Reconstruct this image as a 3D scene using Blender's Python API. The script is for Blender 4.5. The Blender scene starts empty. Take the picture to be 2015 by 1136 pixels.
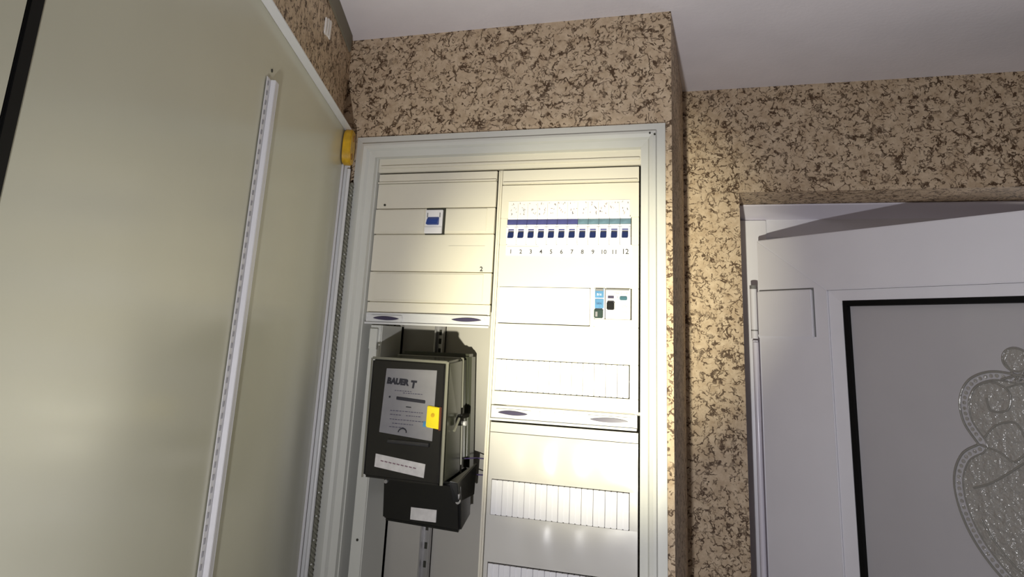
import bpy, bmesh, math, random
from mathutils import Matrix, Vector
random.seed(7)
C = bpy.context.scene.collection
PI = math.pi
# ------------------------------------------------------------------ camera, world, lights, exposure
H0 = 1.75                                   # lens height above the floor
FOC, CX, CY = 1300.0, 1042.0, 371.0          # focal length and principal point for a 2015 px wide frame
YAW, PIT, ROL = [math.radians(a) for a in (16.19, 13.06, 2.41)]
F = Vector((-math.sin(YAW)*math.cos(PIT), math.cos(YAW)*math.cos(PIT), math.sin(PIT)))
R0 = Vector((math.cos(YAW), math.sin(YAW), 0)); U0 = R0.cross(F)
R = math.cos(ROL)*R0 + math.sin(ROL)*U0
U = -math.sin(ROL)*R0 + math.cos(ROL)*U0
cam = bpy.data.cameras.new('camera'); cam_o = bpy.data.objects.new('camera', cam); C.objects.link(cam_o)
cam_o.matrix_world = Matrix(((R.x, U.x, -F.x, 0), (R.y, U.y, -F.y, 0), (R.z, U.z, -F.z, H0), (0, 0, 0, 1)))
cam.sensor_fit = 'HORIZONTAL'; cam.sensor_width = 36; cam.lens = 36*FOC/2015
cam.shift_x = (1007.5-CX)/2015; cam.shift_y = (CY-568)/2015
cam.clip_start = .02
sc = bpy.context.scene
sc.camera = cam_o
sc.view_settings.view_transform = 'Standard'; sc.view_settings.look = 'None'
sc.view_settings.gamma = 1; sc.view_settings.use_curve_mapping = False
sc.view_settings.exposure = 0.0
w = bpy.data.worlds.new('world'); sc.world = w; w.use_nodes = True
w.node_tree.nodes['Background'].inputs[0].default_value = (.82, .86, 1, 1)
w.node_tree.nodes['Background'].inputs[1].default_value = .02

def lamp(name, kind, loc, energy, col, size, target=None, angle=60, blend=1):
    l = bpy.data.lights.new(name, kind); o = bpy.data.objects.new(name, l); C.objects.link(o)
    o.location = loc; l.energy = energy; l.color = col
    if kind == 'AREA': l.size = size
    else: l.shadow_soft_size = size
    if kind == 'SPOT': l.spot_size = math.radians(angle); l.spot_blend = blend
    if target: o.rotation_euler = (Vector(target)-Vector(loc)).to_track_quat('-Z', 'Y').to_euler()
    return o
TORCH = (-.10, -.01, H0-.35)
lamp('torch_spill', 'SPOT', TORCH, 28, (.975, .965, 1), .012, (.08, 1.108, H0+.27), 138, 1)
lamp('torch_beam', 'SPOT', TORCH, 108, (1, .94, .66), .012, (-.222, 1.108, H0+.018), 33, 1.0)
lamp('next_room_lamp', 'AREA', (1.05, 2.25, H0-.15), 2.5, (1, .90, .82), .35, (.6, 1.6, H0+.3))
lamp('room_fill', 'AREA', (-.5, -1.7, H0+.52), 2.5, (.9, .92, 1), .5, (-.5, -1.7, 0))  # unseen area light added behind the lens as weak ambient fill

# ------------------------------------------------------------------ materials
def mat(name, col, rough=.5, metal=0, bump=0, bscale=200, coat=0, spec=.5, var=0, vscale=6, bdist=.002):
    m = bpy.data.materials.new(name); m.use_nodes = True; nt = m.node_tree; n = nt.nodes; L = nt.links
    b = n['Principled BSDF']
    b.inputs['Base Color'].default_value = (*col, 1); b.inputs['Roughness'].default_value = rough
    b.inputs['Metallic'].default_value = metal; b.inputs['Coat Weight'].default_value = coat
    b.inputs['Specular IOR Level'].default_value = spec
    tc = n.new('ShaderNodeTexCoord')
    ns = n.new('ShaderNodeTexNoise'); ns.inputs['Scale'].default_value = vscale; ns.inputs['Detail'].default_value = 5
    L.new(tc.outputs['Object'], ns.inputs['Vector'])
    mr = n.new('ShaderNodeMapRange'); mr.inputs['From Min'].default_value = .3; mr.inputs['From Max'].default_value = .7
    v = var or .03
    mr.inputs['To Min'].default_value = 1-v; mr.inputs['To Max'].default_value = 1+v
    L.new(ns.outputs['Fac'], mr.inputs['Value'])
    mx = n.new('ShaderNodeVectorMath'); mx.operation = 'SCALE'; mx.inputs[0].default_value = col
    L.new(mr.outputs[0], mx.inputs['Scale']); L.new(mx.outputs[0], b.inputs['Base Color'])
    if bump:
        nb = n.new('ShaderNodeTexNoise'); nb.inputs['Scale'].default_value = bscale; nb.inputs['Detail'].default_value = 3
        L.new(tc.outputs['Object'], nb.inputs['Vector'])
        bp = n.new('ShaderNodeBump'); bp.inputs['Strength'].default_value = bump; bp.inputs['Distance'].default_value = bdist
        L.new(nb.outputs['Fac'], bp.inputs['Height']); L.new(bp.outputs[0], b.inputs['Normal'])
    return m

def wallpaper():
    m = bpy.data.materials.new('cork wallpaper'); m.use_nodes = True; nt = m.node_tree; n = nt.nodes; L = nt.links
    b = n['Principled BSDF']; b.inputs['Roughness'].default_value = .62; b.inputs['Specular IOR Level'].default_value = .3
    geo = n.new('ShaderNodeNewGeometry')
    def noise(scale, detail=3, rough=.55, off=0, src=None):
        mp = n.new('ShaderNodeVectorMath'); mp.operation = 'ADD'; mp.inputs[1].default_value = (off, off*1.7, off*.6)
        L.new(src or geo.outputs['Position'], mp.inputs[0])
        t = n.new('ShaderNodeTexNoise'); t.inputs['Scale'].default_value = scale; t.inputs['Detail'].default_value = detail
        t.inputs['Roughness'].default_value = rough; L.new(mp.outputs[0], t.inputs['Vector']); return t
    def math_(op, a, b_=None, c=None):
        t = n.new('ShaderNodeMath'); t.operation = op
        for i, x in enumerate((a, b_, c)):
            if x is None: continue
            if isinstance(x, (int, float)): t.inputs[i].default_value = x
            else: L.new(x, t.inputs[i])
        return t.outputs[0]
    def rng(x, a, b_, c=0., d=1.):
        t = n.new('ShaderNodeMapRange'); t.interpolation_type = 'SMOOTHSTEP'
        for i, v in zip(('From Min', 'From Max', 'To Min', 'To Max'), (a, b_, c, d)): t.inputs[i].default_value = v
        L.new(x, t.inputs['Value']); return t.outputs[0]
    # warped position for wriggling veins
    wn = noise(28, 2, .5, 3); ws = n.new('ShaderNodeVectorMath'); ws.operation = 'MULTIPLY_ADD'
    ws.inputs[1].default_value = (.055, .055, .055); L.new(wn.outputs['Color'], ws.inputs[0]); L.new(geo.outputs['Position'], ws.inputs[2])
    wn2 = noise(110, 2, .5, 8); ws2 = n.new('ShaderNodeVectorMath'); ws2.operation = 'MULTIPLY_ADD'
    ws2.inputs[1].default_value = (.018, .018, .018); L.new(wn2.outputs['Color'], ws2.inputs[0]); L.new(ws.outputs[0], ws2.inputs[2])
    veins = []
    for scale, wd, off, gs, g0, g1 in ((42, .10, 0, 62, .49, .60), (70, .12, 4, 84, .50, .60), (29, .060, 9, 62, .45, .57)):
        vo = n.new('ShaderNodeTexVoronoi'); vo.feature = 'DISTANCE_TO_EDGE'; vo.inputs['Scale'].default_value = scale
        ad = n.new('ShaderNodeVectorMath'); ad.operation = 'ADD'; ad.inputs[1].default_value = (off, off, off)
        L.new(ws2.outputs[0], ad.inputs[0]); L.new(ad.outputs[0], vo.inputs['Vector'])
        gate = rng(noise(gs, 2, .5, off+20).outputs['Fac'], g0, g1)
        wid = math_('MULTIPLY', gate, wd)
        line = math_('SUBTRACT', 1.0, math_('MINIMUM', math_('DIVIDE', vo.outputs['Distance'], math_('ADD', wid, .001)), 1.0))
        veins.append(rng(line, .0, .65))
    sp = rng(noise(120, 2, .5, 31).outputs['Fac'], .66, .72)
    v = math_('MAXIMUM', veins[0], math_('MULTIPLY', veins[1], .85)); v = math_('MAXIMUM', v, veins[2]); v = math_('MAXIMUM', v, math_('MULTIPLY', sp, .8))
    v = math_('MULTIPLY', v, rng(noise(90, 2, .5, 12).outputs['Fac'], .3, .55, .45, 1.))
    base = n.new('ShaderNodeValToRGB'); e = base.color_ramp.elements
    e[0].position = .3; e[0].color = (.46, .335, .215, 1); e[1].position = .68; e[1].color = (.69, .55, .39, 1)
    L.new(noise(60, 5, .65, 5).outputs['Fac'], base.inputs[0])
    mx = n.new('ShaderNodeMix'); mx.data_type = 'RGBA'; L.new(math_('MULTIPLY', v, .93), mx.inputs[0]); L.new(base.outputs[0], mx.inputs[6])
    mx.inputs[7].default_value = (.055, .024, .008, 1); L.new(mx.outputs[2], b.inputs['Base Color'])
    bp = n.new('ShaderNodeBump'); bp.inputs['Strength'].default_value = .35; bp.inputs['Distance'].default_value = .0012
    hb = math_('SUBTRACT', noise(160, 3, .6, 2).outputs['Fac'], math_('MULTIPLY', v, .8)); L.new(hb, bp.inputs['Height']); L.new(bp.outputs[0], b.inputs['Normal'])
    return m

M = dict(
    paper=wallpaper(),
    ceiling=mat('ceiling paint', (.90, .865, .895), .85, bump=.25, bscale=120, var=.03, vscale=9),
    floor=mat('floor boards', (.25, .19, .14), .5, var=.15),
    plain=mat('plain wall paint', (.30, .27, .24), .8),
    strip_grey=mat('plain grey strip', (.22, .20, .15), .8),
    enamel=mat('cabinet enamel', (.67, .67, .62), .32, bump=.04, bscale=40),
    cover=mat('cream cover plastic', (.76, .72, .61), .38, bump=.05, bscale=30),
    lower=mat('glossy thin plastic', (.66, .64, .60), .21, bump=.3, bscale=9, spec=1),
    strip=mat('white module plastic', (.83, .82, .84), .4),
    back=mat('recess back panel', (.45, .43, .39), .4),
    dark=mat('dark gap', (.03, .03, .02), .7),
    door=mat('cabinet door enamel', (.56, .55, .43), .20, bump=.03, bscale=6, spec=.35),
    lip=mat('white door lip', (.70, .70, .70), .3),
    rail=mat('zinc white rail', (.64, .63, .64), .35),
    rubber=mat('black rubber', (.004, .004, .004), .6, spec=.15),
    yellow=mat('yellow plastic', (.62, .36, .015), .4, var=.25, vscale=60),
    seal=mat('yellow seal', (.85, .68, .02), .4),
    pvc=mat('white pvc', (.86, .85, .90), .28),
    pvcw=mat('white pvc bright', (.85, .82, .92), .2),
    panel=mat('grey door panel', (.50, .485, .505), .13, bump=.035, bscale=160),
    grey=mat('grey hinge', (.2, .2, .2), .4),
    blueband=mat('violet blue band', (.06, .065, .21), .35, var=.3, vscale=50),
    toggle=mat('navy toggle', (.010, .022, .10), .4),
    blue=mat('blue toggle', (.03, .07, .30), .4),
    cyan=mat('pale blue label', (.07, .22, .42), .4, var=.2, vscale=80),
    ink=mat('dark ink', (.02, .02, .03), .6),
    pink=mat('faint ink', (.22, .13, .16), .7),
    sheet=mat('white paper', (.86, .83, .78), .7),
    latch=mat('grey violet latch', (.055, .047, .095), .3),
    mblack=mat('black meter plastic', (.008, .008, .008), .24),
    mgloss=mat('gloss black meter cover', (.013, .0125, .013), .16, coat=.4),
    molive=mat('smoky clear plastic', (.055, .058, .04), .22),
    medge=mat('light plastic edge', (.22, .215, .17), .3),
    mplate=mat('grey meter plate', (.24, .235, .25), .4, var=.05, vscale=60),
    mwhite=mat('white sticker', (.62, .60, .58), .6, var=.12, vscale=90),
    steel=mat('galvanised steel', (.45, .44, .44), .35, metal=.6),
    orn=mat('bevelled ornament glass', (.36, .345, .32), .12, bump=1, bscale=75, bdist=.008),
    ornrim=mat('ornament rim', (.27, .26, .235), .22, bump=.3, bscale=150),
    wire=mat('violet wire', (.10, .07, .2), .4),
)

# ------------------------------------------------------------------ builders
WM = {}
def world_of(o): return WM.get(o.name, Matrix.Identity(4)) if o else Matrix.Identity(4)
def place(o, mw, parent):
    WM[o.name] = mw
    if parent: o.parent = parent; o.matrix_basis = world_of(parent).inverted() @ mw
    else: o.matrix_basis = mw
def empty(name, loc, rz=0):
    o = bpy.data.objects.new(name, None); C.objects.link(o); o.empty_display_size = .05
    place(o, Matrix.Translation(Vector(loc)) @ Matrix.Rotation(rz, 4, 'Z'), None); return o
def tag(o, label=None, cat=None, group=None, kind=None):
    for k, v in (('label', label), ('category', cat), ('group', group), ('kind', kind)):
        if v: o[k] = v
    return o
class MB:
    """collects shapes in a local frame; build() links ONE mesh object"""
    def __init__(s, fr=None): s.v = []; s.f = []; s.fr = fr or Matrix.Identity(4)
    def raw(s, v, f):
        n = len(s.v); s.v += [Vector(p) for p in v]; s.f += [[i+n for i in q] for q in f]; return s
    def box(s, x0, x1, y0, y1, z0, z1):
        v = [(x, y, z) for x in (x0, x1) for y in (y0, y1) for z in (z0, z1)]
        return s.raw(v, [(0, 1, 3, 2), (4, 6, 7, 5), (0, 4, 5, 1), (2, 3, 7, 6), (0, 2, 6, 4), (1, 5, 7, 3)])
    def prism(s, pts, y0, y1):              # polygon in x,z extruded along y
        n = len(pts); v = [(x, y0, z) for x, z in pts]+[(x, y1, z) for x, z in pts]
        return s.raw(v, [list(range(n)), list(range(2*n-1, n-1, -1))]+[(i, i+n, (i+1) % n+n, (i+1) % n) for i in range(n)])
    def loft(s, a, b):                      # two matching rings of 3-D points, capped
        n = len(a); return s.raw(list(a)+list(b), [list(range(n)), list(range(2*n-1, n-1, -1))]+[(i, i+n, (i+1) % n+n, (i+1) % n) for i in range(n)])
    def cyl(s, c, r, h, axis='z', n=16, r2=None):
        r2 = r if r2 is None else r2; a = []; b = []
        for i in range(n):
            t = 2*PI*i/n; u, w_ = math.cos(t), math.sin(t)
            if axis == 'z': a.append((c[0]+r*u, c[1]+r*w_, c[2])); b.append((c[0]+r2*u, c[1]+r2*w_, c[2]+h))
            elif axis == 'y': a.append((c[0]+r*u, c[1], c[2]+r*w_)); b.append((c[0]+r2*u, c[1]+h, c[2]+r2*w_))
            else: a.append((c[0], c[1]+r*u, c[2]+r*w_)); b.append((c[0]+h, c[1]+r2*u, c[2]+r2*w_))
        return s.loft(a, b)
    def tube(s, pts, r, n=8):
        pts = [Vector(p) for p in pts]; rings = []
        for i, p in enumerate(pts):
            d = (pts[min(i+1, len(pts)-1)]-pts[max(i-1, 0)]).normalized()
            a = d.orthogonal().normalized() if not rings else (rings[-1][1]-d*rings[-1][1].dot(d)).normalized()
            b = d.cross(a); rings.append(([p+r*(a*math.cos(2*PI*k/n)+b*math.sin(2*PI*k/n)) for k in range(n)], a))
        v = [q for g, _ in rings for q in g]; f = []
        for i in range(len(rings)-1):
            for k in range(n): f.append((i*n+k, i*n+(k+1) % n, (i+1)*n+(k+1) % n, (i+1)*n+k))
        f += [list(range(n))[::-1], [len(v)-n+k for k in range(n)]]
        return s.raw(v, f)
    def sweep(s, x0, x1, z0, z1, prof):     # picture-frame sweep, prof = (inset, y)
        v = []; n = len(prof)
        for (sx, sz, X, Z) in ((1, 1, x0, z0), (-1, 1, x1, z0), (-1, -1, x1, z1), (1, -1, x0, z1)):
            v += [(X+sx*i, y, Z+sz*i) for i, y in prof]
        f = []
        for c in range(4):
            for k in range(n): a, b = c*n+k, c*n+(k+1) % n; d, e = ((c+1) % 4)*n+k, ((c+1) % 4)*n+(k+1) % n; f.append((a, b, e, d))
        return s.raw(v, f)
    def build(s, name, m, parent=None, bevel=0, smooth=False, kind=None, seg=2):
        lo = Vector([min(p[i] for p in s.v) for i in range(3)]); hi = Vector([max(p[i] for p in s.v) for i in range(3)])
        c = Vector(((lo.x+hi.x)/2, (lo.y+hi.y)/2, lo.z if parent is None else (lo.z+hi.z)/2))
        me = bpy.data.meshes.new(name); me.from_pydata([p-c for p in s.v], [], s.f)
        bm = bmesh.new(); bm.from_mesh(me); bmesh.ops.recalc_face_normals(bm, faces=bm.faces)
        if bevel: bmesh.ops.bevel(bm, geom=[e for e in bm.edges if len(e.link_faces) == 2 and e.calc_face_angle(0) > .5], offset=bevel, segments=seg, affect='EDGES', clamp_overlap=True)
        bm.to_mesh(me); bm.free()
        if smooth:
            for p in me.polygons: p.use_smooth = True
            me.set_sharp_from_angle(angle=.7)
        me.materials.append(m)
        o = bpy.data.objects.new(name, me); C.objects.link(o)
        if kind: o['kind'] = kind
        place(o, s.fr @ Matrix.Translation(c), parent); return o
def bx(name, b, m, parent=None, fr=None, bevel=0, **k): return MB(fr).box(*b).build(name, m, parent, bevel, **k)
def text(name, s, size, loc, m, parent, fr=None, bold=0, align='CENTER', sx=1, rot=0):
    cu = bpy.data.curves.new(name, 'FONT'); cu.body = s; cu.size = size; cu.extrude = .0001; cu.offset = bold; cu.align_x = align; cu.resolution_u = 2
    t = bpy.data.objects.new(name, cu); C.objects.link(t)
    me = bpy.data.meshes.new_from_object(t.evaluated_get(bpy.context.evaluated_depsgraph_get())); bpy.data.objects.remove(t)
    me.materials.clear(); me.materials.append(m)
    o = bpy.data.objects.new(name, me); C.objects.link(o)
    place(o, (fr or Matrix.Identity(4)) @ Matrix.Translation(Vector(loc)) @ Matrix.Rotation(rot, 4, 'Y') @ Matrix.Rotation(PI/2, 4, 'X') @ Matrix.Diagonal((sx, 1, 1, 1)), parent); return o
def copy_tree(o, parent=None):
    c = o.copy(); C.objects.link(c); c.parent = parent
    for ch in [x for x in bpy.data.objects if x.parent == o]: copy_tree(ch, c)
    return c
ZF = Matrix.Translation((0, 0, H0))           # frame whose z = 0 is the lens height

# ------------------------------------------------------------------ room
YW, YB, ZC, XC = 1.098, 1.492, .5845, -.0705   # chase front, rear wall, ceiling, chase corner
CAB = dict(x0=-.669, x1=-.081, z0=-.78, z1=.3735)
FLO = -H0
st = 'structure'
c = MB(ZF); c.box(-2.2, 2.6, -2.6, 3.4, ZC, ZC+.08).build('ceiling', M['ceiling'], kind=st)
MB(ZF).box(-2.2, 2.6, -2.6, 3.4, FLO-.08, FLO).build('floor', M['floor'], kind=st)
WL0 = Vector((-.7105, 1.103)); WLd = Vector((.362, -.932)).normalized()
g = .004
b = MB(ZF)                                     # boxed-out chase that holds the cabinet
b.box(-.95, XC, YW, YB, CAB['z1']-g, ZC); b.box(-.95, CAB['x0']+.01, YW, YB, CAB['z0']+g, CAB['z1']-g)
b.box(CAB['x1']-.01, XC, YW, YB, CAB['z0']+g, CAB['z1']-g); b.box(-.95, XC, YW, YB, FLO, CAB['z0']+g)
b.box(CAB['x0']+.01, CAB['x1']-.01, YB-.06, YB, CAB['z0'], CAB['z1'])
wf = b.build('wall_front', M['paper'], kind=st)
# rear wall with door recess
DX0, DX1, DZ = .049, 1.16, .3405
b = MB(ZF); b.box(-.95, DX0, YB, YB+.30, FLO, ZC); b.box(DX1, 2.6, YB, YB+.30, FLO, ZC); b.box(DX0, DX1, YB, YB+.30, DZ, ZC)
b.build('wall_back', M['paper'], kind=st)
# angled wall beside the cabinet, then its return
e1 = WL0 + WLd*.60; nrm = Vector((-WLd.y, WLd.x))     # room side normal is (+,+)
b = MB(ZF)
o2 = WL0 - nrm*.12; e2 = e1 - nrm*.12
b.loft([(WL0.x, WL0.y, FLO), (e1.x, e1.y, FLO), (e2.x, e2.y, FLO), (o2.x, o2.y, FLO)], [(WL0.x, WL0.y, ZC), (e1.x, e1.y, ZC), (e2.x, e2.y, ZC), (o2.x, o2.y, ZC)])
wl = b.build('wall_left', M['paper'], kind=st)
b = MB(ZF); b.box(-2.2, -1.5, -2.6, 1.5, FLO, ZC); b.build('wall_left_far', M['plain'], kind=st)
MB(ZF).box(-.4, 2.6, 3.3, 3.4, FLO, ZC).build('wall_next_room', M['plain'], kind=st)
MB(ZF).box(2.2, 2.6, -2.6, YB, FLO, ZC).build('wall_right', M['plain'], kind=st)
# flat grey strip under the ceiling on the angled wall
wfr = ZF @ Matrix.Translation((WL0.x, WL0.y, 0)) @ Matrix.Rotation(math.atan2(WLd.y, WLd.x), 4, 'Z')   # local x runs along the wall, +y is into the room? (see below)
MB(wfr).box(.03, .6, 0, .004, ZC-.035, ZC).build('grey_strip_1', M['strip_grey'], kind=st)
tp = MB(wfr)
for i, (a, h1, h0) in enumerate(((.205, -.050, -.082), (.220, -.054, -.084), (.236, -.060, -.088))):
    tp.box(a, a+.008, .0005, .003, ZC+h0-.01, ZC+h1-.01)
tag(tp.build('torn_patch', M['sheet'], wl), 'pale torn scraps on the brown wallpaper')

# ------------------------------------------------------------------ meter cabinet
cab = empty('meter_cabinet', (-.375, YW, H0+CAB['z0']))
tag(cab, 'cream white electrical cabinet set in the wallpapered wall with its door swung open', 'electrical cabinet')
YF, YC, YR = 1.088, 1.108, 1.200
fr = MB(ZF).sweep(CAB['x0'], CAB['x1'], CAB['z0'], CAB['z1'], [(0, YW+.004), (0, YF+.004), (.014, YF+.002), (.0155, YF-.004), (.020, YF-.005), (.026, YF-.003), (.029, YF+.003), (.041, YF+.005), (.042, YC+.012), (.034, YC+.012), (.030, YW+.02)])
fr.build('frame', M['enamel'], cab)
for (px, pz) in ((-.106, .3535), (-.098, .351)): MB(ZF).cyl((px, YF-.0065, pz), .0016, .004, 'y', 8).build('corner_screw', M['dark'], cab)
# box shell
xi0, xi1, zi0, zi1 = CAB['x0']+.043, CAB['x1']-.040, CAB['z0']+.043, CAB['z1']-.030
s = MB(ZF); s.box(xi0-.012, xi0, YC-.006, YR+.02, zi0, zi1); s.box(xi1, xi1+.006, YC+.004, YR+.02, zi0, zi1)
s.box(xi0, xi1, YC-.004, YR+.02, zi1, zi1+.010); s.box(xi0, xi1, YC+.004, YR+.02, zi0-.01, zi0)
s.build('shell', M['enamel'], cab)
bx('back_panel', (xi0, xi1, YR, YR+.012, zi0, zi1), M['back'], cab, ZF)
# top filler plate and lip
tf = MB(ZF); tf.box(xi0, xi1, YC-.001, YC+.01, .3055, zi1); tf.box(xi0+.006, xi1-.004, YC-.006, YC, .313, .318)
tf.build('top_filler', M['cover'], cab, .001)
# field divider
bx('divider', (-.3815, -.3745, YC+.001, YR, zi0, .303), M['cover'], cab, ZF, .001)
bx('divider_face', (-.3790, -.3770, YC-.003, YC+.004, zi0, .300), M['cover'], cab, ZF, .0008)
# edge rail beside the covers on the left and its hole
lr = MB(ZF); lr.box(-.6135, -.592, YC+.004, YC+.008, zi0, .018); lr.box(-.5925, -.590, YC+.004, YR-.001, zi0, .018)
lr.build('side_rail', M['enamel'], cab)
for z in (-.341, -.46, -.02): MB(ZF).cyl((-.602, YC+.003, z), .0022, .003, 'y', 10).build('rail_hole', M['dark'], cab)
bx('rail_tab', (-.612, -.597, YC-.002, YC+.004, -.024, .012), M['enamel'], cab, ZF, .0006)
# vertical strips seen behind the left cover, above the meter
for x0, x1 in ((-.632+.014, -.606), (-.604, -.590)):
    bx('mounting_strip', (x0, x1, YR-.012, YR-.001, zi0+.01, .10), M['back'], cab, ZF, .001)
# meter mounting rail with slots
mr_ = MB(ZF); mr_.box(-.519, -.516, YR-.016, YR-.001, zi0, .10); mr_.box(-.504, -.501, YR-.016, YR-.001, zi0, .10); mr_.box(-.519, -.501, YR-.006, YR-.001, zi0, .10)
rl = mr_.build('meter_rail', M['steel'], cab, .0005)
for z in (-.024, -.006, .010, -.33, -.36, -.39, -.42): bx('rail_slot', (-.5125, -.5075, YR-.008, YR-.0055, z-.005, z+.005), M['dark'], rl, ZF)

def latch(parent, x0, x1, z, flip, fr_=ZF):
    xm, w_ = (x0+x1)/2, (x1-x0)
    pl = MB(fr_).prism([(x0-.004+.004*0, z-.006), (x1+.004, z-.006), (x1+.006, z), (x1+.004, z+.006), (x0-.004, z+.006), (x0-.006, z)], YC-.0075, YC-.0045)
    q = pl.build('latch_plate', M['lip'], parent, .0008)
    d = MB(fr_); n = 12; top = []; bot = []
    for i in range(n+1):
        t = i/n; k = math.sin(PI*t)**.7; tt = t if not flip else 1-t
        top.append((x0+w_*t, z+.0042*k*(1.1-.4*tt))); bot.append((x0+w_*t, z-.0036*k*(.7+.4*tt)))
    d.prism(top+bot[::-1][1:-1], YC-.0095, YC-.0070).build('latch', M['latch'], parent, .0006)

def handle_bar(parent, x0, x1, z0, z1, lat):
    h = MB(ZF); h.box(x0, x1, YC-.0045, YC+.002, z0, z1); h.box(x0, x1, YC-.009, YC-.0045, z0-.001, z0+.0025); h.box(x0+.004, x1-.004, YC-.007, YC-.0045, z1-.003, z1)
    h.build('handle_bar', M['lip'], parent, .0006)
    for a, b_, z, f in lat: latch(parent, a, b_, z, f)

# --- left cover
lc = MB(ZF); X0, X1 = -.6235, -.3845
zs = [(.283, .3025, 0), (.2345, .283, 0.0), (.186, .2335, -.0015), (.1165, .185, 0), (.061, .1155, -.0012), (.0405, .060, 0)]
for a, b_, dy in zs: lc.box(X0, X1, YC+dy, YC+.006, a+.0004, b_-.0004)
lc.box(X0+.002, X1-.002, YC+.004, YC+.008, .0405, .3025)                         # closes the grooves
lc.box(X0, X1, YC-.0040, YC, .2830, .2862)                                       # ledge below the top band
lcover = lc.build('left_cover', M['cover'], cab, .0006)
handle_bar(lcover, X0+.002, X1+.002, .0210, .0405, [(-.605, -.553, .0305, False), (-.452, -.396, .0325, True)])
for x0, x1 in ((X0+.012, -.5205), (-.4785, X1-.014)):
    bx('blank_strip', (x0, x1, YC-.0035, YC-.001, .189, .232), M['cover'], lcover, ZF, .001)
bx('cutout', (-.5180, -.4795, YC-.0022, YC-.0012, .184, .2335), M['dark'], lcover, ZF)
bx('blank_strip', (X0+.012, X1-.014, YC-.0030, YC-.001, .064, .113), M['cover'], lcover, ZF, .001)
bx('score_line', (-.470, -.400, YC-.0006, YC+.001, .1635, .1640), M['back'], lcover, ZF)
text('number_mark', '2', .0115, (-.4045, YC-.0003, .1185), M['ink'], lcover, ZF, .0003)
MB(ZF).cyl((-.606, YC-.002, .2415), .0021, .003, 'y', 8).build('pin_hole', M['dark'], lcover)

# --- right upper cover
rc = MB(ZF); X0, X1 = -.3730, -.1270
zs = [(.2755, .3025, 0), (.2135, .2745, 0)]
for a, b_, dy in zs: rc.box(X0, X1, YC+dy, YC+.006, a+.0003, b_-.0003)
rc.box(X0, -.3605, YC, YC+.006, .166, .2137); rc.box(-.139, X1, YC, YC+.006, .166, .2137)     # sides of the breaker slot
rc.box(X0, X1, YC, YC+.006, .0925, .166); rc.box(X0, -.3685, YC, YC+.006, .029, .0925); rc.box(-.138, X1, YC, YC+.006, .029, .0925)
rc.box(-.2075, -.2005, YC, YC+.006, .029, .0925); rc.box(-.2005, -.138, YC, YC+.006, .029, .0415)
rc.box(X0, X1, YC, YC+.006, -.030, .029); rc.box(X0, -.3685, YC, YC+.006, -.083, -.030); rc.box(-.1405, X1, YC, YC+.006, -.083, -.030)
rc.box(X0, X1, YC, YC+.006, -.105, -.083)
rc.box(X0+.002, X1-.002, YC-.004, YC, .2765, .2800)
rcover = rc.build('right_cover', M['cover'], cab, .0006)
handle_bar(rcover, X0+.002, X1-.001, -.1285, -.1060, [(-.358, -.306, -.1165, False), (-.203, -.141, -.1165, True)])
for x in (-.287, -.262, -.247, -.222): bx('grip_rib', (x, x+.0012, YC-.0068, YC-.0045, -.123, -.111), M['cover'], rcover, ZF)
def blanks(parent, x0, x1, z0, z1, n, m, y=YC, groove=2):
    wd = (x1-x0)/n
    proto = None
    for i in range(n):
        a = x0+i*wd
        q = MB(ZF)
        for k in range(groove):
            q.box(a+(.0005 if k == 0 else .0009)+k*wd/groove, a+(k+1)*wd/groove-.0009, y-.0028, y+.004, z0, z1)
        q.box(a+.0004, a+wd-.0004, y-.0018, y+.003, z0+.0006, z1-.0006)
        if proto is None: proto = q.build('blank_module', m, parent, .0003); base = proto.location.copy()
        else:
            o = proto.copy(); C.objects.link(o); o.location = base + Vector((i*wd, 0, 0))
bx('blank_panel', (-.3680, -.2080, YC-.002, YC+.004, .0305, .0915), M['strip'], rcover, ZF, .0008)
blanks(rcover, -.3675, -.1415, -.0815, -.0310, 12, M['strip'])
# paper legend over the breakers with handwriting
bx('paper_legend', (-.3590, -.1420, YC-.0012, YC-.0002, .2145, .2440), M['sheet'], rcover, ZF)
bx('number_strip', (-.3600, -.1390, YC-.0014, YC-.0002, .1470, .1655), M['strip'], rcover, ZF)
hw = MB(ZF); hp = MB(ZF); rnd = random.Random(4)
for i in range(12):
    cx = -.350+i*.0181
    for row in range(3):
        z = .2385-row*.0085
        for k in range(rnd.randint(2, 4)):
            x = cx+rnd.uniform(-.0065, .0065); dx = rnd.uniform(-.0018, .0018); dz = rnd.uniform(-.0035, .0035); t = .00048
            zz = z+rnd.uniform(-.0015, .0015)
            (hw if rnd.random() < .45 else hp).prism([(x-t, zz), (x+t, zz+t), (x+dx+t, zz+dz), (x+dx-t, zz+dz-t)], YC-.0015, YC-.0012)
for i in range(11):
    x = -.341+i*.0181; hp.box(x-.00015, x+.00015, YC-.0015, YC-.0011, .2155, .2405)
o = hw.build('handwriting', M['latch'], rcover, kind='stuff'); o = hp.build('handwriting', M['pink'], rcover, kind='stuff')
PX0, PW = -.3600, .01833
for i in range(12):
    text('number_mark', str(i+1), .0105 if i < 11 else .0125, (PX0+(i+.5)*PW, YC-.0017, .1500), M['ink'], rcover, ZF, .00015)
bx('underline', (-.3585, -.300, YC-.0017, YC-.0013, .1625, .1631), M['pink'], rcover, ZF)

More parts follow.
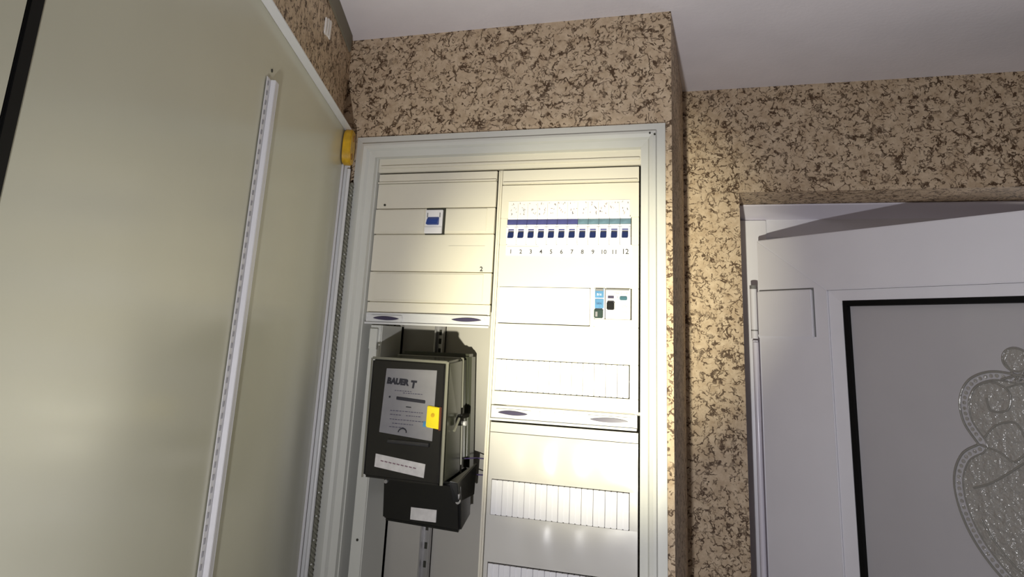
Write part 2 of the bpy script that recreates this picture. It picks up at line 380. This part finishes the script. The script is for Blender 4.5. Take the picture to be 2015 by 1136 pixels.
# --- right lower cover (thin, glossy, slightly bulged)
lwr = MB(ZF); nx, nz = 24, 14
x0, x1, z0, z1 = X0+.001, X1, -.2215, -.1495
def sheet(mb, x0, x1, z0, z1, amp, nx=72, nz=14, y=YC):
    v = []; f = []
    for j in range(nz+1):
        for i in range(nx+1):
            u, t = i/nx, j/nz; bul = amp*math.sin(PI*u)**.6*math.sin(PI*t)**.6; xx = x0+(x1-x0)*u; bul -= .0016*math.sin(114*(xx+.268))*math.exp(-((xx+.268)/.06)**2)*math.sin(PI*t)**.5
            v.append((x0+(x1-x0)*u, y-bul, z0+(z1-z0)*t))
    n0 = len(v); v += [(x, y+.005, z) for x, z in ((x0, z0), (x1, z0), (x1, z1), (x0, z1))]
    for j in range(nz):
        for i in range(nx): a = j*(nx+1)+i; f.append((a, a+1, a+nx+2, a+nx+1))
    f.append((n0+3, n0+2, n0+1, n0))
    f.append([n0, n0+1]+[i for i in range(nx, -1, -1)]); f.append([n0+2, n0+3]+[nz*(nx+1)+i for i in range(nx+1)])
    f.append([n0+3, n0]+[j*(nx+1) for j in range(nz+1)]); f.append([n0+1, n0+2]+[j*(nx+1)+nx for j in range(nz, -1, -1)])
    mb.raw(v, f)
sheet(lwr, x0, x1, z0, z1, .0035)
sheet(lwr, x0, x1, -.3455, -.2760, .0020); sheet(lwr, x0, x1, -.4700, -.4000, .002)
lwr.box(x0, x1, YC, YC+.006, -.1485, -.1335); lwr.box(x0, -.3655, YC, YC+.006, zi0, -.2215); lwr.box(-.1395, x1, YC, YC+.006, zi0, -.2215)
lwr.box(x0, x1, YC, YC+.006, -.60, -.525); lwr.box(x0, x1, YC, YC+.006, zi0, -.60)
lower = lwr.build('lower_cover', M['lower'], cab, smooth=True)
blanks(lower, -.3645, -.1400, -.2750, -.2225, 12, M['strip'])
blanks(lower, -.3640, -.1400, -.3990, -.3470, 12, M['strip'])
blanks(lower, -.3640, -.1400, -.5240, -.4710, 12, M['strip'])
# plate in the left recess under the meter is the back panel; nothing else there

# --- cabinet door, opened towards the lens against the angled wall
DH = Vector((-.683, 1.074)); da = math.atan2(-.941, .339)
dfr = ZF @ Matrix.Translation((DH.x, DH.y, 0)) @ Matrix.Rotation(da, 4, 'Z')   # local x along the door, local +y points into the room
ZT, ZBt, SW = .378, -.78, .945
d = MB(dfr); d.box(0, .8520, -.006, 0, ZBt, ZT)
door = d.build('cabinet_door', M['door'], cab, .0008)
tag(door, 'open door leaf with pale green inside face')
q = MB(dfr); q.box(0, .848, 0, .013, ZT-.001, ZT+.0015); q.build('door_lip', M['lip'], door, .0005)
q = MB(dfr); q.box(-.001, .0015, 0, .013, ZBt, ZT); q.build('hinge_lip', M['lip'], door, .0005)
q = MB(dfr); q.box(.8520, .8640, -.004, .0015, ZBt, ZT); q.build('black_strip', M['rubber'], door, .001)  # black strip between the leaf and the outer stile
q = MB(dfr); q.box(.8643, SW, -.006, .001, ZBt, ZT); q.build('outer_stile', M['door'], door, .002)
# stiffening rail
q = MB(dfr); q.box(.439, .441, 0, .008, -.72, .303); q.box(.441, .4515, .0065, .008, -.72, .303); q.box(.4515, .4530, .002, .008, -.72, .303); q.box(.4530, .4660, .0012, .0022, -.72, .303)
rail = q.build('stiffening_rail', M['rail'], door, .0006)
hole = None
for i in range(80):
    z = .295-i*.0125
    if hole is None: hole = MB(dfr).box(.4605, .4630, .0018, .0030, z-.0028, z+.0028).build('slot_hole', M['mplate'], rail); hz = hole.location.copy()
    else: o = hole.copy(); C.objects.link(o); o.location = hz + Vector((0, 0, -i*.0125))
MB(dfr).cyl((.449, 0, .3165), .0022, .0012, 'y', 10).build('screw_hole', M['dark'], door)
# hinge side profile and twisted foam cord
q = MB(dfr); q.box(.0115, .0170, 0, .004, ZBt, .312); q.build('grey_profile', M['latch'] if False else M['rail'], door, .001)
q = MB(dfr); q.tube([(.0060, .012, z) for z in (.305, ZBt)], .0036, 10); q.build('white_bead', M['lip'], door, smooth=True)
q = MB(dfr)
for ph in (0, PI): q.tube([(-.0035+.0022*math.cos(ph+z*420), .0175+.0022*math.sin(ph+z*420), .28-z) for z in [i*.0022 for i in range(480)]], .0026, 6)
q.build('twisted_cord', M['medge'], door, smooth=True)
# yellow corner piece
q = MB(dfr); n = 24
pts = [(.017+.0215*math.copysign(abs(math.cos(2*PI*i/n))**.75, math.cos(2*PI*i/n)), .344+.034*math.copysign(abs(math.sin(2*PI*i/n))**.75, math.sin(2*PI*i/n))) for i in range(n)]
q.prism(pts, .002, .0175); cl = q.build('corner_clip', M['yellow'], door, .002, smooth=True); tag(cl, 'yellow plastic corner piece')
for x, z in ((.016, .362), (.020, .326)): MB(dfr).cyl((x, .0168, z), .006, .002, 'y', 14).build('clip_recess', mat('amber recess', (.30, .13, .01), .4), cl)

# ------------------------------------------------------------------ breakers
ords = ['leftmost', 'second', 'third', 'fourth', 'fifth', 'sixth', 'seventh', 'eighth', 'ninth', 'tenth', 'eleventh', 'rightmost']
br = empty('circuit_breaker', (PX0+.5*PW, YC, H0+.1665))
hw_ = PW/2-.0003; bf = ZF @ Matrix.Translation((PX0+.5*PW, YC, .1665))
q = MB(bf); q.box(-hw_, hw_, .0, .045, -.004, .051); q.box(-hw_, hw_, -.0035, 0, .0, .0145); q.box(-hw_, hw_, -.0035, 0, .0235, .0345); q.box(-hw_, -hw_+.0036, -.006, 0, .0115, .030); q.box(hw_-.0036, hw_, -.006, 0, .0115, .030)
q.build('body', M['strip'], br, .0005)
MB(bf).box(-hw_, hw_, -.0015, .001, .0345, .0440).build('label_band', M['blueband'], br)
q = MB(bf); q.loft([(-.0050, -.001, .0145), (.0050, -.001, .0145), (.0050, -.001, .0240), (-.0050, -.001, .0240)], [(-.0053, -.0105, .0095), (.0053, -.0105, .0095), (.0053, -.0075, .0200), (-.0053, -.0075, .0200)])
q.build('toggle', M['toggle'], br, .0006)
MB(bf).box(-.0062, .0062, -.0045, -.001, .0240, .0262).build('toggle_slot', M['blueband'], br)
for i in range(12):
    o = br if i == 0 else copy_tree(br)
    o.location = br.location + Vector((i*PW if i else 0, 0, 0))
    lab = f'{ords[i]} white circuit breaker of the row, over the handwritten {i+1}' if i in (0, 11) else f'{ords[i]} white circuit breaker from the left, over the handwritten {i+1}'
    tag(o, lab, 'circuit breaker', 'circuit breakers in the right cabinet field')
bcs = [o for o in bpy.data.objects if o.name.startswith('circuit_breaker')]
greyband = mat('teal grey band', (.12, .20, .26), .35, var=.4, vscale=70)
for o in bcs:
    if o.location.x > PX0+7*PW:
        for ch in [x for x in bpy.data.objects if x.parent == o and x.name.startswith('label_band')]:
            ch.data = ch.data.copy(); ch.data.materials[0] = greyband
# main switch in the left cover
ms = empty('main_switch', (-.4995, YC, H0+.186)); f_ = ZF @ Matrix.Translation((-.5005, YC, .186))
tag(ms, 'single white switch module with one wide blue toggle in the left cover', 'switch')
q = MB(f_); q.box(-.0170, .0165, -.006, .04, .0, .044); q.box(-.0170, .0165, -.008, -.006, .0, .012); q.build('body', M['strip'], ms, .0008)
q = MB(f_); q.loft([(-.0125, -.005, .0155), (.0105, -.005, .0155), (.0105, -.005, .0315), (-.0125, -.005, .0315)], [(-.0120, -.0150, .0160), (.0100, -.0150, .0160), (.0100, -.0110, .0255), (-.0120, -.0110, .0255)]); q.build('toggle', M['blue'], ms, .0008)
for x in (-.0135, .0112): MB(f_).box(x, x+.0014, -.0075, -.0055, .0295, .038).build('toggle_cheek', M['mplate'], ms)
# narrow pale blue module and residual current breaker
nm = empty('safety_module', (-.191, YC, H0+.042)); f_ = ZF @ Matrix.Translation((-.191, YC, .042))
tag(nm, 'narrow module with pale blue squares and a dark toggle left of the wide safety switch', 'switch')
MB(f_).box(-.0085, .0085, -.0035, .04, .0, .050).build('body', M['strip'], nm, .0006)
for z0, z1, m in ((.034, .049, 'cyan'), (.017, .0325, 'cyan'),):
    e_ = MB(f_).box(-.0078, .0070, -.0048, -.003, z0, z1).build('blue_label', M[m], nm, .0004)
MB(f_).box(-.0070, .0062, -.0055, -.0045, .0455, .0490).build('dark_line', M['grey'], nm)
text('marking', 'B16', .005, (-.0005, -.0052, .038), M['sheet'], nm, f_)
text('marking', 'IAN', .005, (-.0005, -.0052, .023), M['toggle'], nm, f_)
MB(f_).box(-.0082, .0066, -.0100, -.003, .0005, .0150).build('toggle', mat('dark green toggle', (.012, .035, .03), .35), nm, .0012)
MB(f_).box(-.0055, -.0020, -.0106, -.0098, .003, .011).build('toggle_mark', M['mplate'], nm)
rcd = empty('residual_current_breaker', (-.1605, YC, H0+.042)); f_ = ZF @ Matrix.Translation((-.1605, YC, .042))
tag(rcd, 'wide white safety switch with printed marks and a square black toggle', 'switch')
MB(f_).box(-.0205, .0205, -.0035, .04, .0, .050).build('body', M['strip'], rcd, .0008)
MB(f_).box(-.0200, .0190, -.0042, -.003, .0470, .0495).build('dark_line', M['grey'], rcd)
text('marking', '25A 30mA', .0052, (.0050, -.0040, .0405), M['mplate'], rcd, f_)
MB(f_).box(-.0165, -.0065, -.0055, -.003, .0335, .0375).build('window', M['latch'], rcd)
MB(f_).box(.0030, .0155, -.0060, -.003, .0310, .0375).build('test_button', mat('petrol button', (.02, .10, .14), .4), rcd, .001)
MB(f_).box(-.0175, -.0050, -.0120, -.003, .0145, .0275).build('toggle', M['mblack'], rcd, .0012)
text('marking', 'T', .0055, (-.0005, -.0040, .0325), M['latch'], rcd, f_)
text('marking', 'ON', .0055, (.0110, -.0040, .0195), M['mplate'], rcd, f_)
text('marking', '~230V', .0048, (.0095, -.0040, .0100), M['mplate'], rcd, f_)
text('marking', '0,03', .0036, (.0020, -.0040, .0030), M['mplate'], rcd, f_)
text('marking', '1', .0055, (-.0140, -.0040, .0045), M['mplate'], rcd, f_)

# ------------------------------------------------------------------ electricity meter
mt = empty('electricity_meter', (-.48, YR, H0-.292))
tag(mt, 'black electricity meter with a grey face plate hanging in the left recess', 'electricity meter')
# corner points (x,y,z): front slopes a little towards the room at the bottom
fTL, fTR, fBR, fBL = [(-.5610, 1.030, -.0370), (-.4265, 1.030, -.0385), (-.4115, 1.000, -.2185), (-.5430, 1.000, -.2170)]
bTL, bTR, bBR, bBL = [(-.5630, 1.150, -.0320), (-.4375, 1.150, -.0320), (-.4285, 1.150, -.2200), (-.5550, 1.150, -.2200)]
def lerp(a, b_, t): return tuple(a[i]+(b_[i]-a[i])*t for i in range(3))
k = .12
q = MB(ZF); q.loft([lerp(a, b_, k) for a, b_ in ((fTL, bTL), (fTR, bTR), (fBR, bBR), (fBL, bBL))], [bTL, bTR, bBR, bBL])
q.build('housing', M['molive'], mt, .004, smooth=True)
q = MB(ZF); q.loft([fTL, fTR, fBR, fBL], [lerp(a, b_, k*1.02) for a, b_ in ((fTL, bTL), (fTR, bTR), (fBR, bBR), (fBL, bBL))])
q.build('front_cover', M['mgloss'], mt, .004, smooth=True, seg=3)
q = MB(ZF)                                     # clear rim along the front corner edge, rear gasket edges
q.tube([lerp(fTL, bTL, .03), lerp(fTR, bTR, .03)], .0022, 8); q.tube([lerp(fTR, bTR, .04), lerp(fBR, bBR, .04)], .0026, 8)
q.tube([fTL, fBL], .0016, 8)
q.build('cover_edge', M['medge'], mt, smooth=True)
q = MB(ZF); q.tube([lerp(fTR, bTR, .80), lerp(fBR, bBR, .80)], .0016, 8); q.tube([lerp(fTL, bTL, .80), lerp(fTR, bTR, .80)], .0014, 8)
q.build('rear_edge', M['medge'], mt, smooth=True)
q = MB(ZF); q.loft([(-.570, 1.150, -.026), (-.4300, 1.150, -.026), (-.4220, 1.150, -.222), (-.562, 1.150, -.222)], [(-.570, 1.183, -.026), (-.4320, 1.183, -.026), (-.4240, 1.183, -.222), (-.562, 1.183, -.222)])
q.build('base_plate', M['molive'], mt, .005, smooth=True)
# face plate, follows the sloping front
ux = Vector(fTR)-Vector(fTL); uz = Vector(fTL)-Vector(fBL); nn = ux.cross(uz).normalized()       # out of the front
if nn.y > 0: nn = -nn
zx = ux.normalized(); yy = -nn; zz = zx.cross(yy).normalized()
if zz.z < 0: zz = -zz
mf = ZF @ Matrix.Translation(Vector(fBL)) @ Matrix(((zx.x, yy.x, zz.x, 0), (zx.y, yy.y, zz.y, 0), (zx.z, yy.z, zz.z, 0), (0, 0, 0, 1)))
sh = -.018/.180                                # shear of the face: x shifts left as z rises
def fx(x, z): return x+sh*z
P = lambda pts: [(fx(x, z), z) for x, z in pts]
fp = MB(mf).prism(P([(.023, .068), (.1150, .062), (.1170, .169), (.027, .167)]), -.0012, .0005).build('face_plate', M['mplate'], mt, .0004)
text('logo', 'BAUER', .0125, (fx(.0305, .150), -.0016, .1435), M['ink'], fp, mf, .0009, 'LEFT', 1.0, .03)
text('logo', 'T', .0150, (fx(.0735, .150), -.0016, .1395), M['ink'], fp, mf, .0010, 'LEFT', 1, .03)
MB(mf).prism(P([(.0490, .1190), (.1000, .1165), (.1000, .1215), (.0490, .1240)]), -.0024, -.0008).build('counter_window', M['ink'], fp, .0006)
MB(mf).cyl((fx(.0370, .123), -.0018, .1225), .0016, .001, 'y', 8).build('mark', M['ink'], fp)
MB(mf).prism(P([(.067, .1085), (.076, .1082), (.076, .1098), (.067, .1100)]), -.0016, -.0008).build('mark', M['ink'], fp)
pr = MB(mf)
for z, a, b_ in ((.133, .045, .075), (.1300, .060, .095), (.102, .040, .095), (.096, .040, .06), (.096, .068, .090), (.089, .040, .096), (.083, .045, .08), (.0775, .040, .066)):
    x = a
    while x < b_: l_ = random.uniform(.002, .005); pr.prism(P([(x, z-.0004), (x+l_, z-.0004), (x+l_, z+.0005), (x, z+.0005)]), -.0015, -.0010); x += l_+.0015
pr.build('fine_print', M['latch'], fp, kind='stuff')
MB(mf).prism(P([(.098, .082), (.107, .082), (.108, .090), (.099, .090)]), -.0016, -.0008).build('print_block', M['cyan'], fp)
q = MB(mf); q.tube([(fx(.064, .072)+.007*math.cos(t), -.002, .0705+.006*math.sin(t)) for t in [PI*i/10 for i in range(11)]], .0009, 6); q.build('disc_window', M['ink'], fp)
# yellow tag, stickers
tg = MB(mf).prism(P([(.1040, .082), (.1265, .080), (.1270, .112), (.1050, .114)]), -.0045, -.0005).build('seal_tag', M['seal'], mt, .0012)
tag(tg, 'yellow seal tag')
MB(mf).cyl((fx(.1155, .100), -.0052, .1000), .0032, .001, 'y', 12).build('seal_boss', M['yellow'], tg)
MB(mf).prism(P([(.1260, .078), (.1285, .079), (.1285, .113), (.1260, .113)]), -.0040, -.0002).build('seal_edge', mat('rust red', (.12, .03, .01), .5), tg)
st1 = MB(mf).prism(P([(.0200, .0170), (.1045, .0090), (.1060, .0285), (.0205, .0360)]), -.0012, .0003).build('sticker', M['mwhite'], mt)
pr = MB(mf)
for i in range(9): x = .030+i*.007; z = .0265-(x-.03)*.09; pr.prism([(fx(x, z), z-.0006), (fx(x+.005, z), z-.0013), (fx(x+.005, z), z+.0002), (fx(x, z), z+.0009)], -.0016, -.0012)
pr.build('fine_print', M['pink'], st1, kind='stuff')
# step of the cover below the plate with highlight groove
q = MB(mf); q.tube([(fx(x, .055), -.0008-.0015*math.sin(PI*(x-.04)/.07), .056) for x in [.04+.007*i for i in range(11)]], .0032, 10); q.build('cover_ridge', mat('polished ridge', (.03, .03, .035), .1, coat=1), mt, smooth=True)
# terminal cover
q = MB(ZF)
q.loft([(-.5330, 1.050, -.2200), (-.3985, 1.052, -.2230), (-.3920, 1.050, -.2940), (-.5290, 1.050, -.2890)], [(-.5350, 1.150, -.2200), (-.4160, 1.150, -.2200), (-.4140, 1.150, -.2930), (-.5310, 1.150, -.2930)])
tc_ = q.build('terminal_cover', M['mblack'], mt, .005, smooth=True, seg=3)
q = MB(ZF)
q.loft([(-.4110, 1.035, -.2170), (-.3985, 1.040, -.2200), (-.3960, 1.045, -.2480), (-.4050, 1.040, -.2480)], [(-.4060, 1.140, -.2050), (-.4040, 1.140, -.2055), (-.4055, 1.140, -.2560), (-.4090, 1.140, -.2560)])
q.build('terminal_clamp', M['mblack'], mt, .003, smooth=True)
MB(ZF).box(-.4785, -.4345, 1.0487, 1.0500, -.2820, -.2640).build('sticker', M['mwhite'], tc_)
q = MB(ZF); q.cyl((-.3995, 1.047, -.2480), .0038, .004, 'y', 12); q.tube([(-.3995, 1.046, -.246), (-.3975, 1.045, -.2360)], .0022, 8); q.build('terminal_screw', M['steel'], tc_, smooth=True)
MB(ZF).cyl((-.5255, 1.0465, -.2300), .003, .004, 'y', 10).build('terminal_screw', M['steel'], tc_)
# side clip
q = MB(ZF); q.cyl((-.4240, 1.085, -.1330), .0075, .010, 'x', 14); q.box(-.424, -.4150, 1.085, 1.120, -.1300, -.1230); q.build('side_clip', M['mblack'], mt, .001)
q = MB(ZF); q.cyl((-.4140, 1.092, -.1370), .0040, .004, 'x', 12); q.build('seal_bead', M['lip'], mt, smooth=True)
q = MB(ZF); q.tube([(-.4180, 1.06+.004*i, -.146+.0035*i) for i in range(6)], .0022, 8); q.build('clip_strap', M['medge'], mt, smooth=True)
# violet wires
for (z, dz, y) in ((-.205, -.003, 1.165), (-.232, .002, 1.165)):
    q = MB(ZF); q.tube([(-.428, y-.02, z+.004), (-.415, y, z+.003), (-.405, y+.012, z+.001), (-.3900, y+.015, z+dz), (-.3815, y+.015, z+dz*1.6)], .0011, 6)
    tag(q.build('seal_wire', M['wire'], smooth=True), ('upper' if z > -.22 else 'lower')+' thin violet wire running from the meter to the cabinet divider', 'wire')

# ------------------------------------------------------------------ door in the rear wall
dr = empty('door_1', (.6, YB+.14, 0)); tag(dr, 'white plastic framed door standing ajar in the rear wall', None, None, st)
YD = 1.632                                     # front of the fixed frame
b = MB(ZF); b.prism([(DX0+.001, FLO), (DX0+.066, FLO), (DX0+.066, .3115), (DX0+.001, .3115)], YD+.045, YD+.10)
b.build('frame_jamb', M['pvc'], dr, .0015)
b = MB(ZF); b.prism([(DX0+.001, DZ-.001), (DX0+.066, .270), (DX1-.066, .270), (DX1-.001, DZ-.001)], YD+.055, YD+.11)
b.build('frame_head', M['pvc'], dr, .0015)
b = MB(ZF); b.prism([(DX1-.001, FLO), (DX1-.001, DZ-.001), (DX1-.066, .270), (DX1-.066, FLO)], YD, YD+.07)
b.build('frame_jamb', M['pvc'], dr, .0015)
b = MB(ZF); xa, xb = DX0+.003, DX1-.003
b.loft([(xa, YD-.010, DZ-.001), (xa, YD-.010, DZ-.004), (xa, YD+.060, .3125), (xa, YD+.060, DZ-.001)], [(xb, YD-.010, DZ-.001), (xb, YD-.010, DZ-.004), (xb, YD+.060, .3125), (xb, YD+.060, DZ-.001)]); b.build('head_trim', M['pvcw'], dr, .001)
b = MB(ZF); b.tube([(.0790, YD-.001, FLO+.02), (.0790, YD-.001, .020)], .0065, 12); b.box(.0740, .0840, YD, YD+.050, FLO+.02, .024); b.build('rebate_bead', M['pvcw'], dr, smooth=True)
# hinge
b = MB(ZF); b.cyl((.0775, YD-.006, .028), .0075, .112, 'z', 16); h_ = b.build('hinge_barrel', M['pvc'], dr, smooth=True)
MB(ZF).cyl((.0775, YD-.006, .1405), .0078, .008, 'z', 16).build('hinge_collar', M['grey'], h_, smooth=True)
MB(ZF).cyl((.0775, YD-.006, .0450), .0078, .0025, 'z', 16).build('hinge_collar', M['grey'], h_, smooth=True)
# sash
sa = math.radians(-39); sf = ZF @ Matrix.Translation((.0885, 1.622, 0)) @ Matrix.Rotation(sa, 4, 'Z')   # local x along the sash, -y faces the room
SZ, GS, GZ, SWD, SB = .2525, .198, .1090, .98, FLO+.03
sash = MB(sf).box(.02, SWD-.02, .030, .062, SB+.02, SZ-.02).build('sash', M['pvc'], dr); tag(sash, 'door leaf opened into the room')
MB(sf).prism([(0, SB), (.168, SB+.15), (.168, GZ+.022), (0, SZ)], 0, .03).build('hinge_stile', M['pvc'], sash, .0016)
MB(sf).prism([(0, SZ), (.168, GZ+.022), (SWD-.168, GZ+.022), (SWD, SZ)], 0, .03).build('top_rail', M['pvc'], sash, .0016)
MB(sf).prism([(SWD, SB), (SWD, SZ), (SWD-.168, GZ+.022), (SWD-.168, SB+.15)], 0, .03).build('lock_stile', M['pvc'], sash, .0016)
MB(sf).prism([(0, SB), (SWD, SB), (SWD-.168, SB+.15), (.168, SB+.15)], 0, .03).build('bottom_rail', M['pvc'], sash, .0016)
gb = MB(sf).sweep(.168, SWD-.168, SB+.15, GZ+.022, [(0.0005, .004), (.027, .008), (.030, .020), (.0005, .020)])
gb.build('glazing_bead', M['pvc'], sash)
MB(sf).sweep(.197, SWD-.197, SB+.18, GZ, [(0, .006), (.002, .004), (.0105, .005), (.012, .022), (0, .022)]).build('rubber_gasket', M['rubber'], sash)
pn = MB(sf).box(.205, SWD-.205, .0145, .022, SB+.19, GZ-.006).build('door_panel', M['panel'], sash, .0005)
cv = MB(sf).box(.001, .1355, -.007, .002, .033, .134).build('hinge_cover', M['pvc'], sash, .0016)
bx('painted_cover_shadow', (.003, .1385, -.0004, .001, .0345, .1375), M['grey'], sash, sf)  # grey sheet painting the hinge cover's shadow above and right of it
# ornament on the panel: two beaded rings and part of a third, mirrored about the panel's centre
orn = MB(sf); yo = .0135
def ring_pts(cx, cz, r, t0, t1, n=40, ry=1): return [(cx+r*math.cos(t0+(t1-t0)*i/n), yo, cz+r*ry*math.sin(t0+(t1-t0)*i/n)) for i in range(n+1)]
mid = SWD/2
def curve(pts, r, name, m): q = MB(sf); q.tube(pts, r, 8); return q.build(name, m, sash, smooth=True)
def smooth_path(ctrl, n=12):
    out = []
    for i in range(len(ctrl)-1):
        p0, p1, p2, p3 = ctrl[max(i-1, 0)], ctrl[i], ctrl[i+1], ctrl[min(i+2, len(ctrl)-1)]
        for k_ in range(n):
            t = k_/n; out.append(tuple(.5*((2*p1[j])+(-p0[j]+p2[j])*t+(2*p0[j]-5*p1[j]+4*p2[j]-p3[j])*t*t+(-p0[j]+3*p1[j]-3*p2[j]+p3[j])*t**3) for j in range(2)))
    out.append(ctrl[-1]); return out
A1 = [(.515, -.030), (.485, -.020), (.448, -.018), (.415, -.034), (.398, -.066), (.400, -.105), (.420, -.140)]      # upper lobe
A2 = [(.420, -.140), (.392, -.160), (.376, -.200), (.380, -.250), (.400, -.300), (.436, -.345), (.480, -.372), (mid, -.380)]   # lower lobe
def off(path, d_):
    out = []
    for i, p in enumerate(path):
        a, b_ = path[max(i-1, 0)], path[min(i+1, len(path)-1)]; v = Vector((b_[0]-a[0], b_[1]-a[1])).normalized(); out.append((p[0]-v.y*d_, p[1]+v.x*d_))
    return out
ornament = empty('ornament_tmp', (0, 0, 0)); bpy.data.objects.remove(ornament)
full = smooth_path(A1)+smooth_path(A2)[1:]
for sgn in (1, -1):
    mx_ = lambda p: (p[0] if sgn == 1 else 2*mid-p[0], p[1])
    for dd_, rr in ((0, .0020), (.014, .0014)):
        pth = [mx_(p) for p in off(full, dd_)]
        curve([(x, yo, z) for x, z in pth], rr, 'ornament_rim', M['ornrim'])
    beads = MB(sf); acc = 0; last = None
    for p in off(smooth_path(A1, 30)+smooth_path(A2, 30)[1:], .007):
        if last: acc += math.dist(p, last)
        last = p
        if acc > .0085: acc = 0; x, z = mx_(p); beads.cyl((x, yo-.0002, z), .0031, .002, 'y', 8, .0034)
    beads.build('ornament_beads', M['orn'], sash, kind='stuff')
    # scrolls inside
    for ctrl in ([(.412, -.070), (.425, -.045), (.452, -.035), (.475, -.050), (.470, -.078), (.445, -.082), (.440, -.062)], [(.430, -.128), (.450, -.105), (.478, -.098), (.490, -.120)],
                 [(.405, -.212), (.432, -.200), (.462, -.178), (.484, -.160)], [(.420, -.140), (.450, -.148), (.470, -.160), (.490, -.142)], [(.412, -.260), (.430, -.292), (.456, -.322), (.484, -.335)], [(.478, .012), (.474, .000), (.482, -.016), (.490, -.030)]):
        pth = [mx_(p) for p in smooth_path(ctrl, 6)]; curve([(x, yo-.0002, z) for x, z in pth], .0017, 'ornament_scroll', M['ornrim'])
inner = off(full, .014)
poly = [(mid, inner[0][1])]+[p for p in inner]+[(2*mid-p[0], p[1]) for p in inner[::-1]]
poly = [p for p in poly if True]
q = MB(sf); half = [(mid, -.02)]+[p for p in inner if p[0] < mid-.001]+[(mid, -.366)]
for sgn in (1, -1):
    q = MB(sf); q.prism([(p[0] if sgn == 1 else 2*mid-p[0], p[1]) for p in half], .0136, .0150); q.build('ornament_glass', M['orn'], sash)
q = MB(sf); q.cyl((mid, .0130, .004), .0185, .002, 'y', 24); q.build('ornament_glass', M['orn'], sash)
curve([(mid+.0195*math.cos(2*PI*i/30), yo, .004+.0195*math.sin(2*PI*i/30)) for i in range(31)], .0018, 'ornament_rim', M['ornrim'])
